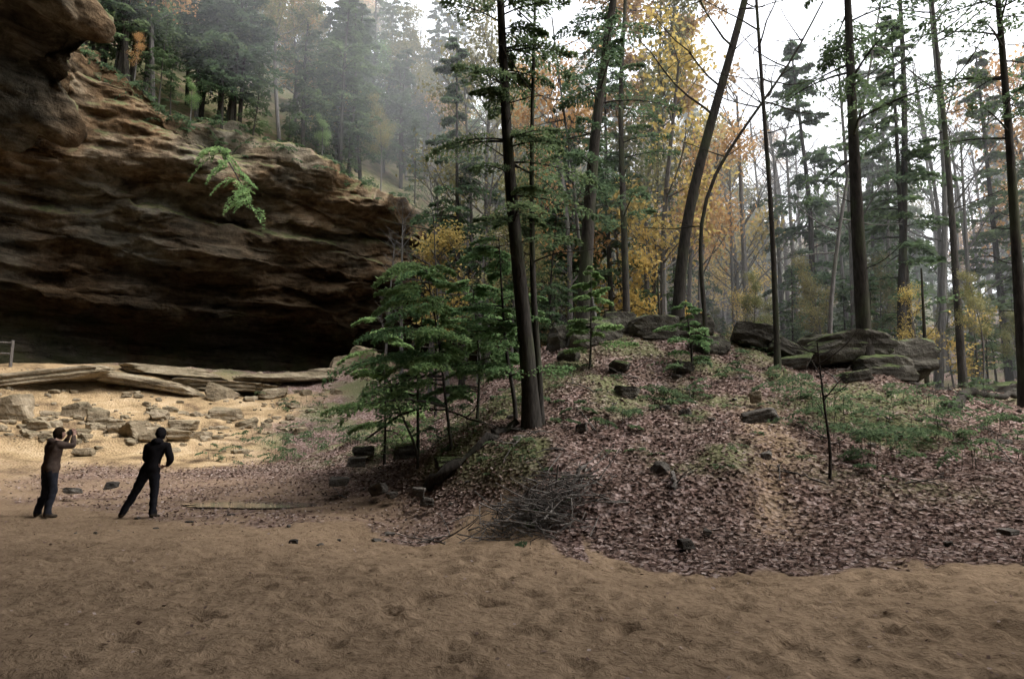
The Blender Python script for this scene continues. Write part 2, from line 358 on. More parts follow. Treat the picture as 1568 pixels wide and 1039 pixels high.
def meshtri(name,p,f,mats,smooth=True):
    me=bpy.data.meshes.new(name); me.from_pydata(p.tolist(),[],f.tolist()); 
    for m in mats: me.materials.append(m)
    me.polygons.foreach_set("use_smooth",np.full(len(f),smooth)); me.update(); return me
def boulder(u,v,d,w,h,seed,mat=M_rock,dep=None,rot=None,tilt=None,name='boulder'):
    c=S(u,v,d); k=d/1045.; W=w*k*.58; Hh=h*k*.68
    if mat is M_rockl and name=='boulder': W*=.86; Hh*=.95
    if mat is M_rock: Hh*=.9
    g_=float(H(c[0],c[1])[0])
    if d<24: c[2]=max(c[2],g_+Hh*.15)
    else: c[2]=min(max(c[2],g_+Hh*.15),g_+Hh*.4)
    p,f=rockverts((W,dep if dep else W*.8,Hh),seed,4)
    o=obj(name,meshtri(name,p,f,[mat],False),c); o.rotation_euler=(rng.normal()*.08,rng.normal()*.12 if tilt is None else tilt,rng.uniform(-.5,.5) if rot is None else rot); return o
SM=M_stone
for a in [(868,536,19.3,66,56,1),(905,524,19.2,92,60,2),(945,516,19.4,62,46,50),(1005,508,19.6,100,46,3),(1055,506,19.6,84,36,51),(1088,540,18.4,60,40,4),(1150,520,19.2,80,38,5,M_rock,None,0,.25),(1203,538,18.8,70,34,52,M_rock,None,0,.4),
          (1285,538,18.6,130,44,6),(1340,564,18.2,106,44,53),(1380,554,19,94,70,7),(1250,526,20,80,26,71),(1520,596,26,110,28,8,M_rock),(1215,562,18.0,50,24,9),
          (870,564,18.0,44,26,10),(958,600,15.8,34,24,11),(1157,608,14.6,24,18,12,M_rockl),(1165,636,14,64,18,13,SM,None,0,-.2),(948,560,17.0,34,18,14),(1310,590,17.3,60,22,15),(1045,560,17,32,16,57),
          (560,548,44,48,44,16,M_rockl),(525,572,42,50,30,17,M_rockl),(492,592,39,44,24,18,M_rockl),(590,562,40,50,40,19,M_rockl),
          (20,618,27.5,64,44,20,M_rockl),(118,608,28,44,28,21,M_rockl),(150,620,27.5,40,26,122,M_rockl),(168,632,27,46,22,22,M_rockl),(222,634,27,50,20,23,M_rockl),(283,622,28,60,20,24,M_rockl),(262,638,26.6,42,18,123,M_rockl),
          (345,607,30,60,22,25,M_rockl),(340,582,33,46,28,26,M_rockl),(205,658,25.5,46,28,27,M_rockl),(235,664,25.2,40,20,124,M_rockl),(275,658,25.5,46,16,28,M_rockl),(420,600,34,56,18,30,M_rockl),(130,692,23.5,40,14,31,M_rockl),(180,648,26,34,20,125,M_rockl),(60,640,26,40,16,126,M_rockl),
          (308,640,27,36,16,127,M_rockl),(245,615,28.5,34,18,128,M_rockl),(380,625,29,40,16,130,M_rockl),
          (580,748,14.3,30,18,32,SM),(655,768,13,22,12,33,SM),(1050,832,9.6,28,14,34,SM),(1083,813,10,14,9,35,SM),(545,707,17.5,34,14,36,SM),(520,735,15.6,34,12,37,SM),(1452,836,9.2,14,10,39,SM),(1545,815,9.6,30,9,40,SM),(170,742,17,22,9,41,SM),(110,750,16.5,28,9,42,SM),(890,655,13.8,22,14,43,SM),(620,690,16,40,24,44),(640,752,13.4,22,14,45,SM),(600,757,14,18,10,46,SM),(690,720,14.2,44,24,47),(560,690,19,34,18,48)]:
    boulder(*a)
for a in [(60,578,31,230,20,60,M_rockl,1.4,.1),(215,586,32.5,190,18,61,M_rockl,1.4,.1),(340,588,34.5,150,16,62,M_rockl,1.5,.2),(440,576,38,140,14,63,M_rockl,1.6,.3),(270,570,35.5,170,14,65,M_rockl,1.5,.15)]:
    boulder(*a,name='rock_ledge')
rr=np.random.default_rng(5)
def rubble(x0,x1,y0,y1,n,s0,s1,acc,fl_=(.4,.75)):
    xs=rr.uniform(x0,x1,n); ys=rr.uniform(y0,y1,n); hs=H(xs,ys)
    for k in range(n):
        s=s0*(s1/s0)**(rr.random()**2.2)
        p,f=rockverts((s,s*rr.uniform(.6,1),s*rr.uniform(*fl_)),int(rr.integers(1000)),2)
        a=rr.uniform(0,6.28); Rm=np.array([[np.cos(a),-np.sin(a),0],[np.sin(a),np.cos(a),0],[0,0,1]])
        acc[1].append(f+acc[2]); acc[0].append(p@Rm.T+np.array([xs[k],ys[k],hs[k]+s*.06])); acc[2]+=len(p)
acc=[[],[],0]; rubble(-23,-9,24,33,330,.07,.38,acc); rubble(-20,-13,24.5,28.5,60,.2,.45,acc); rubble(-16,-5,28,40,170,.1,.45,acc)
obj('rubble',meshtri('rubble',np.concatenate(acc[0]),np.concatenate(acc[1]),[M_rockl],False))
acc=[[],[],0]; rubble(-6,14,11,20,120,.04,.22,acc); rubble(-12,8,10,15,40,.03,.10,acc)
obj('scattered_stones',meshtri('scattered_stones',np.concatenate(acc[0]),np.concatenate(acc[1]),[M_stone],False))
print('rocks',time.time()-T0)
# ---------------------------------------------------------------- leaf litter
def litter(name,n,xr,yr,sz,mat,cond):
    x=rng.uniform(*xr,n); t=rng.random(n); y=yr[0]+(yr[1]-yr[0])*t**1.3
    s,yl,g=zone(x,y); keep=cond(x,y,s,yl,g); x,y=x[keep],y[keep]
    z=H(x,y)+.012; k=len(x)
    d=rng.normal(size=(k,3)); d[:,2]*=.25; nn=np.tile([0,0,1.],(k,1))+rng.normal(size=(k,3))*.35
    L=rng.uniform(*sz,k); mb=MB(); mb.leaves(np.stack([x,y,z+rng.random(k)*.02],1),d,nn,L,L*rng.uniform(.5,.8,k),0)
    obj(name,mb.mesh(name,[mat]))
litter('leaf_litter',170000,(-14,20),(8,24),(.045,.10),M_lit,lambda x,y,s,yl,g:(rng.random(len(x))>s*1.15)&(rng.random(len(x))>yl*1.2)&(rng.random(len(x))>g*.5))
litter('fallen_leaves',1100,(-9,9),(3.5,14),(.03,.06),M_lit,lambda x,y,s,yl,g:s>.5)
# ---------------------------------------------------------------- vegetation generators
def resample(path,n=14):
    path=np.asarray(path,float); L=np.concatenate([[0],np.cumsum(np.linalg.norm(np.diff(path,axis=0),axis=1))]); t=np.linspace(0,L[-1],n)
    o=np.stack([np.interp(t,L,path[:,k]) for k in range(3)],1)
    for _ in range(2): o[1:-1]=(o[:-2]+2*o[1:-1]+o[2:])/4
    return o
def at(path,f):
    x=np.asarray(f)*(len(path)-1); return np.stack([np.interp(x,np.arange(len(path)),path[:,k]) for k in range(3)],-1)
def sprays(mb,P0,az,L,rise,droop,nl,ls,m=1,up=.0,tw=.42):
    """flat fan-shaped hemlock sprays along branches"""
    k=len(P0); idx=np.repeat(np.arange(k),nl); n=len(idx)
    t=np.ceil(rng.uniform(.12,1,n)*16)/16+rng.normal(size=n)*.008; side=rng.choice([-1,1],n); s=rng.random(n)**.8
    dx=np.stack([np.cos(az),np.sin(az),np.zeros(k)],1)[idx]; px=np.stack([-np.sin(az),np.cos(az),np.zeros(k)],1)[idx]
    Li=L[idx]; W=tw*Li*(1.08-t)*np.minimum(1,t*4)
    zc=Li*(rise[idx]*t-droop[idx]*t*t)-s*s*W*.35
    c=P0[idx]+dx*(Li*t+s*W*.55)[:,None]+px*(side*s*W)[:,None]; c[:,2]+=zc+rng.normal(size=n)*.02*Li
    d=dx*.7+px*(side*.8)[:,None]+rng.normal(size=(n,3))*.45; d[:,2]-=.25
    nn=np.tile([0,0,1.],(n,1))+rng.normal(size=(n,3))*.4
    l=ls*rng.uniform(.6,1.3,n)
    tint=np.clip(.35+.45*s*rng.random(n)+rng.normal(size=n)*.18+(rng.random(k)*.3-.15)[idx],0,1)
    mb.leaves(c,d,nn,l,l*.42,m,tint)
def hemlock(mb,path,r0,f0=.3,nb=50,L0=2.8,L1=.5,nl=200,ls=.16,droop=.3,k=8,mat=1,rtop=.15,wood=True,f1=1.,azb=None):
    path=resample(path,16); r=r0*np.linspace(1,rtop,16); r[0]*=1.35
    mb.tube(path,r,k,0)
    f=f0+(f1-f0)*np.sort(rng.random(nb)); az=rng.uniform(0,2*np.pi,nb)
    g=(f-f0)/(1-f0); L=(L0+(L1-L0)*g)*rng.uniform(.45,1.15,nb)
    if azb is not None: L=L*(1+.35*np.cos(az-azb))
    P0=at(path,f); rise=rng.uniform(.05,.35,nb); dr=rng.uniform(.6,1.2,nb)*droop
    if wood:
        for b in range(nb):
            t=np.linspace(0,1,6); p=P0[b]+np.outer(L[b]*t,[np.cos(az[b]),np.sin(az[b]),0]); p[:,2]+=L[b]*(rise[b]*t-dr[b]*t*t)
            mb.tube(p,np.linspace(.012*L[b]+.006,.004,6),4,0)
    sprays(mb,P0,az,L,rise,dr,nl,ls,mat)
def grow(mb,p,d,L,r,lev,tips,k,maxlev=3,nsub=(9,5,3),up=.12,mat=0):
    n=7 if lev<2 else 5; pts=[np.array(p)]; d=np.array(d,float); d/=np.linalg.norm(d)
    for _ in range(n-1):
        d=d+rng.normal(size=3)*(.09 if lev==0 else .2); d[2]+=up*(.4 if lev==0 else .6); d/=np.linalg.norm(d); pts.append(pts[-1]+d*L/(n-1))
    pts=np.array(pts); mb.tube(pts,np.linspace(r,r*(.35 if lev<maxlev else .4),n),max(3,k-lev*2),mat)
    if lev>=maxlev: tips.append(pts[-1]); tips.append(pts[2]); return pts
    for _ in range(nsub[lev]):
        f=rng.uniform(.25 if lev else .4,1); q=at(pts,f); a=rng.uniform(0,6.28)
        s=np.array([np.cos(a),np.sin(a),rng.uniform(0,.7)]); nd=d*rng.uniform(.2,.8)+s
        grow(mb,q,nd,L*rng.uniform(.28,.48)*(1.1-f*.4),r*.38*(1.1-.4*f),lev+1,tips,k,maxlev,nsub,up,mat)
    return pts
def twigs_on(mb,path,r0,f0,f1,nb,L,mat=0,up=.15,maxlev=2):
    tips=[]
    for _ in range(nb):
        f=rng.uniform(f0,f1); q=at(path,f); a=rng.uniform(0,6.28); l=L*rng.uniform(.4,1.1)
        grow(mb,q,[np.cos(a),np.sin(a),rng.uniform(-.1,.5)],l,.009*l+.006,0,tips,5,maxlev,(4,3,2),up,mat)
    return tips
def clusters(mb,tips,per,spread,ls,m):
    t=np.array(tips); idx=np.repeat(np.arange(len(t)),per); n=len(idx)
    c=t[idx]+rng.normal(size=(n,3))*spread; d=rng.normal(size=(n,3)); d[:,2]-=.3
    nn=np.tile([0,0,1.],(n,1))+rng.normal(size=(n,3))*.6; l=ls*rng.uniform(.6,1.3,n)
    mb.leaves(c,d,nn,l,l*.62,m,np.clip(rng.random(n)*.7+(rng.random(len(t))*.3)[idx],0,1))
# --- distant instanced trees
def farmesh(kind,h):
    mb=MB(); p=[(0,0,-.5),(rng.normal()*.3,rng.normal()*.3,h*.5),(rng.normal()*.5,rng.normal()*.5,h)]
    if kind=='hem':
        hemlock(mb,p,.2,rng.uniform(.15,.35),64,3.9,.8,110,.34,.35,7)
        return mb.mesh('hemlock_far',[M_bark,M_hem])
    tips=[]; path=resample(p,10); mb.tube(path,np.linspace(.17,.05,10),7,0)
    for _ in range(16):
        f=rng.uniform(.35,1); a=rng.uniform(0,6.28); l=h*.28*(1.15-f*.55)*rng.uniform(.6,1.1)
        grow(mb,at(path,f),[np.cos(a),np.sin(a),rng.uniform(.3,1.3)],l,.05*(1.2-f*.6),0,tips,6,2,(6,4,3),.15)
    if kind=='bare': return mb.mesh('bare_far',[M_bark2])
    m={'yel':M_yel,'org':M_org,'olv':M_olive,'grn':M_green}[kind]
    clusters(mb,tips,{'yel':3,'org':4,'olv':8,'grn':7}[kind],.4,.22,1); return mb.mesh(kind+'_far',[M_bark2,m])
V={k:[farmesh(k,h) for h in hs] for k,hs in {'hem':(15,18,13,20),'bare':(15,18,13),'yel':(9,13),'org':(15,12),'olv':(14,17),'grn':(12,)}.items()}
print('variants',time.time()-T0)
forest=bpy.data.objects.new('distant_forest',None); scene.collection.objects.link(forest)
cnt=[0]
def place(kind,x,y,z,s=1.):
    o=bpy.data.objects.new('tree_%d'%cnt[0],random.choice(V[kind])); cnt[0]+=1
    scene.collection.objects.link(o); o.parent=forest; o.location=(x,y,z); s*=random.uniform(.8,1.15); o.scale=(s,s,s*random.uniform(.95,1.15))
    o.rotation_euler=(random.uniform(-.04,.04),random.uniform(-.04,.04),random.uniform(0,6.28))
def pick(w): return random.choices(list(w),list(w.values()))[0]
def topz(si,qv):
    return np.array([np.interp(si,ss,Rs[:,0])+np.interp(si,ss,D[:,0])*qv,np.interp(si,ss,Rs[:,1])+np.interp(si,ss,D[:,1])*qv,np.interp(si,ss,Rs[:,2])+float(hilltop(np.array([qv]),si)[0])-.3])
for _ in range(225):
    si=random.uniform(6.6,16); qv=1.8+random.random()**1.4*38
    p=topz(si,qv); w={'hem':8,'bare':2.5,'olv':2.8,'grn':1.5,'org':.6,'yel':.4}
    if si>13: w={'hem':3.5,'bare':4.5,'olv':3,'yel':1.2,'org':1.4,'grn':.8}
    place(pick(w),*p,s=.8)
pts=[]
for _ in range(4000):
    x=random.uniform(-3,80); y=random.uniform(27,110)
    if abs(x)/y>.85: continue
    if x<8 and y>46: continue
    if x<2 and y<30: continue
    dmin=1.9+ (y-25)*.04
    if any((x-a)**2+(y-b)**2<dmin*dmin for a,b in pts): continue
    pts.append((x,y))
    if len(pts)>195: break
hh=H(np.array([p[0] for p in pts]),np.array([p[1] for p in pts]))
for (x,y),z in zip(pts,hh):
    az=x/y
    w={'hem':2.2,'bare':4.5,'olv':2.4,'yel':1.3,'org':1.4,'grn':.6} if az<.35 else {'hem':1.5,'bare':8,'olv':.9,'org':.5}
    place(pick(w),x,y,z-.2,s=.92)
for _ in range(150):
    x=random.uniform(-2,36); y=random.uniform(23,48)
    if abs(x)/y>.85 or (x<1 and y<28): continue
    z=float(H(x,y)[0]); place(pick({'hem':6,'yel':1.4,'grn':2,'olv':2,'org':.6}),x,y,z-.1,s=random.uniform(.16,.36))
for si,qv,k,s in [(8.2,.6,'hem',.25),(9,.8,'grn',.22),(10,1,'hem',.3),(11,.8,'grn',.25),(12.2,1,'olv',.3),(13,1,'bare',.5),(9.6,1.5,'hem',.4),(7.8,1,'org',.2),(10.5,.9,'hem',.2),(8.6,1,'hem',.2),(11.6,.8,'hem',.25),(12.7,.8,'hem',.3)]:
    place(k,*topz(si,qv),s=s)
for x,y,k,s in [(-4,33,'bare',.8),(-1.5,30,'bare',.75),(-6,37,'bare',.75),(-3,40,'hem',.6),(0,27,'olv',.5),(1.5,25,'hem',.45),(-2.5,35,'bare',.7),(0.5,33,'hem',.5),(-5,41,'bare',.7),(-7.5,40,'bare',.6)]:
    place(k,x,y,float(H(x,y)[0])-.2,s)
# shrubs and trailing plants along the cliff rim
mb=MB(); P0=[];
for _ in range(420):
    k=int(rng.uniform(6.9,13.5)/(len(R)-1)*(ns-1)); j_=nt1+int(rng.integers(-3,24)); P0.append(CL[k,j_]+np.array([0,0,.1])+rng.normal(size=3)*.1)
P0=np.array(P0); kk=len(P0); sprays(mb,P0,rng.uniform(0,6.28,kk),rng.uniform(.4,1.3,kk),rng.uniform(.1,.8,kk),rng.uniform(.4,1.1,kk),60,.16,0)
obj('rim_shrubs',mb.mesh('rim_shrubs',[M_hem]))
print('forest',cnt[0],time.time()-T0)
# --- trees on the mound
def uvpath(pts,d,extra,ground=True):
    p=[S(u,v,d) for u,v in pts]
    z=float(H(p[0][0],p[0][1])[0]); b=p[0].copy(); b[2]=min(z,b[2])-.25
    p=[b]+p[0 if abs(b[2]-p[0][2])>.4 else 1:]
    dd=p[-1]-p[-2]; dd/=np.linalg.norm(dd); p.append(p[-1]+(dd+np.array([0,0,.3]))/np.linalg.norm(dd+np.array([0,0,.3]))*extra)
    return p
def tree(name,pts,d,wpx,extra,kind,bark=M_bark,**kw):
    path=uvpath(pts,d,extra); r=wpx*d/1045./2; mb=MB()
    leafm=kw.pop('leaf',M_hem)
    if kind=='hem': hemlock(mb,path,r,**kw); pr=resample(path,16); twigs_on(mb,pr,r,.15,.6,8,1.4)
    else:
        pr=resample(path,16); rr_=r*np.linspace(1,.3,16); rr_[0]*=1.4; mb.tube(pr,rr_,8,0)
        tips=twigs_on(mb,pr,r,kw.get('f0',.3),1,kw.get('nb',16),kw.get('L',3.2))
        if kind=='leafy': clusters(mb,tips,kw.get('per',6),.22,kw.get('ls',.12),1)
    return obj(name,mb.mesh(name,[bark,leafm],True))
tree('hemlock_tree',[(815,612),(800,470),(778,250),(766,0)],14.5,27,5,'hem',f0=.28,nb=70,L0=1.9,L1=1.1,nl=360,ls=.11,droop=.35)
tree('bare_tree',[(828,600),(815,440),(814,200),(818,60)],14.8,12,1.5,'bare',nb=14,L=1.6)
tree('hemlock_tree',[(892,505),(903,300),(915,160),(940,0)],21,24,7,'hem',f0=.22,nb=50,L0=2.6,L1=1.4,nl=250,ls=.15)
tree('leafy_tree',[(1035,490),(1050,330),(1085,200),(1142,0)],19.5,20,6,'bare',nb=16,L=3.5,f0=.35)
tree('hemlock_tree',[(960,492),(955,330),(948,150),(958,0)],25,13,7,'hem',f0=.25,nb=34,L0=2.6,L1=1.4,nl=200,ls=.17)
tree('bare_tree',[(1082,520),(1068,350),(1088,270),(1150,180),(1215,90)],18,8,2,'bare',nb=12,L=1.8)
tree('bare_tree',[(1190,548),(1182,330),(1170,180),(1158,0)],17.5,10,4,'bare',nb=14,L=2.2,f0=.3)
tree('hemlock_tree',[(1326,565),(1312,330),(1304,150),(1298,0)],18,25,6,'hem',f0=.36,nb=42,L0=3.0,L1=1.4,nl=250,ls=.13)
tree('hemlock_tree',[(1378,520),(1384,330),(1386,150),(1378,0)],27,15,7,'hem',f0=.4,nb=36,L0=2.8,L1=1,nl=180,ls=.17)
tree('dead_snag',[(1419,590),(1415,500),(1411,420)],20,8,.2,'bare',nb=3,L=.7)
tree('bare_tree',[(1474,585),(1462,400),(1452,250),(1436,90)],25,13,4,'bare',nb=18,L=3.4)
tree('hemlock_tree',[(1570,625),(1556,380),(1545,200),(1528,0)],16.5,18,6,'hem',f0=.42,nb=36,L0=2.8,L1=1.2,nl=240,ls=.13)
tree('bare_tree',[(1268,500),(1278,400),(1300,250),(1330,120)],24,8,4,'bare',nb=16,L=2.6,bark=M_bark2)
tree('bare_tree',[(915,480),(885,380),(880,280),(860,150)],22,7,3,'bare',nb=14,L=2.2,bark=M_bark2)
tree('sapling',[(1268,745),(1272,690),(1262,620),(1255,560)],11.4,6,.4,'bare',nb=12,L=.9,f0=.25)
tree('sapling',[(668,560),(672,500),(668,430)],20,5,2,'bare',nb=14,L=1.8)
tree('orange_leaved_tree',[(1000,480),(1005,300),(1010,120)],32,9,6,'leafy',leaf=M_org,nb=24,L=4.2,per=13,ls=.26,f0=.6)
tree('yellow_leaved_tree',[(1010,480),(1005,400)],27,5,1.4,'leafy',leaf=M_yel,nb=9,L=1.6,per=7,ls=.16,f0=.3)
tree('yellow_leaved_tree',[(1500,590),(1495,540)],27,5,1.0,'leafy',leaf=M_yel,nb=8,L=1.4,per=4,ls=.14,f0=.2)
tree('sapling',[(640,690),(600,600)],15,5,.3,'bare',nb=5,L=.8)
def sap(pts,d,wpx,extra,**kw):
    path=uvpath(pts,d,extra); mb=MB(); hemlock(mb,path,wpx*d/1045/2,k=6,**kw); obj('hemlock_sapling',mb.mesh('hemlock_sapling',[M_bark,M_green],True))
sap([(695,692),(682,610),(672,520),(655,425)],14.8,6,.4,f0=.22,nb=32,L0=1.9,L1=1.0,nl=480,ls=.10,droop=.45,azb=3.14)
sap([(640,680),(640,560),(650,440)],16.5,6,.5,f0=.25,nb=32,L0=2.0,L1=1.0,nl=480,ls=.11,droop=.45,azb=3.3)
sap([(590,660),(590,590),(585,500)],18,5,.4,f0=.25,nb=26,L0=1.7,L1=.7,nl=400,ls=.11,droop=.45)
sap([(790,620),(775,540),(768,440)],15.2,9,1.2,f0=.25,nb=34,L0=1.6,L1=.9,nl=400,ls=.10,droop=.35)
sap([(730,640),(735,560),(725,450)],16.5,6,.4,f0=.25,nb=28,L0=1.7,L1=.8,nl=400,ls=.11,droop=.4)
sap([(900,590),(905,530),(905,420)],17,5,.3,f0=.3,nb=26,L0=1.2,L1=.3,nl=320,ls=.10,droop=.3)
sap([(1060,560),(1058,520),(1050,470)],17.5,5,.2,f0=.2,nb=18,L0=1.1,L1=.5,nl=200,ls=.10,droop=.4)
# low hemlock sprays and undergrowth
mb=MB(); P0=[];az=[];LL=[]
for u,v,d,n,l in [(1050,545,17,10,.9),(1250,610,14.5,14,1.1),(1290,640,13.5,12,1.1),(1380,650,13.2,16,1.2),(1340,690,12.3,12,.9),(1440,640,14,12,1.1),(1500,690,12,8,.8),(1000,600,15.5,8,.6),(930,640,14,8,.6),
                  (1050,600,15.5,10,.7),(870,610,15,8,.6),(600,640,19,14,1.1),(680,630,17,14,1.1),(540,640,22,14,1.1),(430,700,24,12,.9),(470,680,26,12,1.),(500,655,28,14,1.1),(400,660,27,10,.9),(350,690,24,8,.7),(1200,590,16,8,.8),(1540,650,14,8,.9),
                  (840,780,11,5,.4),(1480,600,17,8,.9),(1100,560,17,8,.7),(450,630,32,10,1.2)]:
    for _ in range(n):
        p=S(u+rng.normal()*22,v,d+rng.normal()*.5); p[2]=float(H(p[0],p[1])[0])+rng.uniform(.03,.55)*l; P0.append(p);az.append(rng.uniform(0,6.28));LL.append(l*rng.uniform(.5,1.1))
P0=np.array(P0);az=np.array(az);LL=np.array(LL)
sprays(mb,P0,az,LL,rng.uniform(0,.4,len(LL)),rng.uniform(.2,.5,len(LL)),100,.09,1)
for p,l in zip(P0,LL):
    mb.tube([p-np.array([0,0,.3*l+.1]),p+rng.normal(size=3)*.02],.006,4,0)
obj('undergrowth',mb.mesh('undergrowth',[M_bark,M_hem]))
mb=MB(); n=1100; xs=rng.uniform(-8,15,n); ys=rng.uniform(10.5,21,n); s,_,g=zone(xs,ys); hr=hraw(xs,ys); keep=(s<.1)&(hr>.5)&(rng.random(n)<g*.9+.03); xs=xs[keep];ys=ys[keep]
P0=np.repeat(np.stack([xs,ys,H(xs,ys)+.03],1),4,0); k=len(P0)
sprays(mb,P0,rng.uniform(0,6.28,k),rng.uniform(.12,.35,k),rng.uniform(.1,.5,k),rng.uniform(.2,.6,k),24,.06,0,tw=.5)
obj('ground_plants',mb.mesh('ground_plants',[M_hem]))
# hanging bough at the cave rim
mb=MB(); a=S(330,222,33.5); b=S(385,318,31.5)
path=resample([a+np.array([-.8,2.0,.6]),a,(a+b)/2+np.array([.1,-.2,.35]),b],10); mb.tube(path,np.linspace(.07,.02,10),5,0)
kk=34; f=rng.uniform(.2,1,kk); sprays(mb,at(path,f),rng.uniform(-3.0,.6,kk),rng.uniform(.6,1.4,kk),rng.uniform(-.5,.15,kk),rng.uniform(.4,.9,kk),130,.15,1)
obj('hanging_bough',mb.mesh('hanging_bough',[M_bark,M_green]))
# brush pile, dead branches, logs
mb=MB()
for _ in range(300):
    c=S(830+rng.normal()*46,790,11+rng.normal()*.35); c[2]=float(H(c[0],c[1])[0])+rng.random()**2*.38
    a=rng.uniform(0,6.28); l=rng.uniform(.3,1.2); d=np.array([np.cos(a),np.sin(a),rng.normal()*.35])*l
    m_=c+rng.normal(size=3)*.06; mb.tube([c-d/2,m_,c+d/2],np.array([.009,.007,.003])*rng.uniform(.7,1.8),4,0)
obj('brush_pile',mb.mesh('brush_pile',[M_stick]))
def log(name,pts,r0,r1,mat=M_stick,tw=4):
    mb=MB(); p=resample(pts,12)+rng.normal(size=(12,3))*r0*.5
    r=np.linspace(r0,r1,12)*rng.uniform(.85,1.15,12); r[0]*=.6; mb.tube(p,r,8,0); mb.tube([p[0]-(p[1]-p[0])*.01,p[0]],[.001,r[0]],8,0); mb.tube([p[-1],p[-1]+(p[-1]-p[-2])*.01],[r[-1],.001],8,0)
    twigs_on(mb,p,r0,.2,.95,tw,.8,0,.05,1); obj(name,mb.mesh(name,[mat],True))
def onG(u,v,d,dz=.08):
    p=S(u,v,d); p[2]=float(H(p[0],p[1])[0])+dz; return p
log('fallen_log',[onG(655,735,14),onG(720,700,14),onG(795,655,14.6)],.13,.07,M_bark)
log('fallen_branch',[onG(870,760,11.2),onG(890,745,11.4,.25),onG(905,720,11.9)],.045,.02)
log('fallen_branch',[onG(560,650,19,.6),S(630,622,17),S(690,628,16),onG(740,655,15,.1)],.035,.02,M_bark,6)
log('fallen_branch',[onG(1030,740,11.5),onG(1035,770,11,.12)],.04,.03)
log('fallen_branch',[onG(650,818,11.4,.03),onG(695,812,11.5,.04)],.02,.01)
log('fallen_log',[onG(1440,640,15),onG(1500,610,17,.2),onG(1560,600,19,.2)],.12,.08,M_bark)
for _ in range(30):
    x=rng.uniform(-4,13); y=rng.uniform(10.5,18); z=float(H(x,y)[0])+.03; a=rng.uniform(0,6.28); l=rng.uniform(.3,1)
    x2,y2=x+np.cos(a)*l,y+np.sin(a)*l
    log('fallen_branch',[(x,y,z),((x+x2)/2,(y+y2)/2,float(H((x+x2)/2,(y+y2)/2)[0])+.08),(x2,y2,float(H(x2,y2)[0])+.04)],.018,.008,M_stick,2)
# puddle
M_wat,nt,out=newmat('puddle_water'); p=bsdf(nt,out,(.10,.085,.07),.08,noise(nt,coords(nt,(1,1,1),'World'),3,2),.05,.02,.5)
bm=bmesh.new(); vs_=[]
for k in range(60):
    a=k/60*2*math.pi; r=1+.12*math.sin(3*a+1)+.08*math.sin(7*a); vs_.append(bm.verts.new((-5.2+2.1*r*math.cos(a),15.3+.6*r*math.sin(a),0)))
bm.faces.new(vs_); me=bpy.data.meshes.new('puddle'); bm.to_mesh(me); bm.free(); me.materials.append(M_wat)
pud=obj('puddle',me); pud.location.z=float(np.mean(H(np.array([-5.2,-6.4,-4.]),np.array([15.3,15.3,15.3]))))+.05
# fence
mb=MB()
fp=[(-27,31.2),(-25.3,31.6),(-23.6,32.0)]
for x,y in fp:
    z=float(H(x,y)[0]); mb.tube([(x,y,z-.3),(x,y,z+.6),(x,y,z+1.25)],.07,6,0); mb.tube([(x,y,z+1.25),(x,y,z+1.26)],[.07,.001],6,0)
for (x,y),(x2,y2) in zip(fp[:-1],fp[1:]):
    for hh_ in (.6,1.12): 
        z1=float(H(x,y)[0])+hh_; z2=float(H(x2,y2)[0])+hh_; mb.tube([(x,y-.09,z1),(x2,y2-.09,z2)],.045,5,0)
obj('wooden_fence',mb.mesh('wooden_fence',[M_stick]))
print('veg',time.time()-T0)
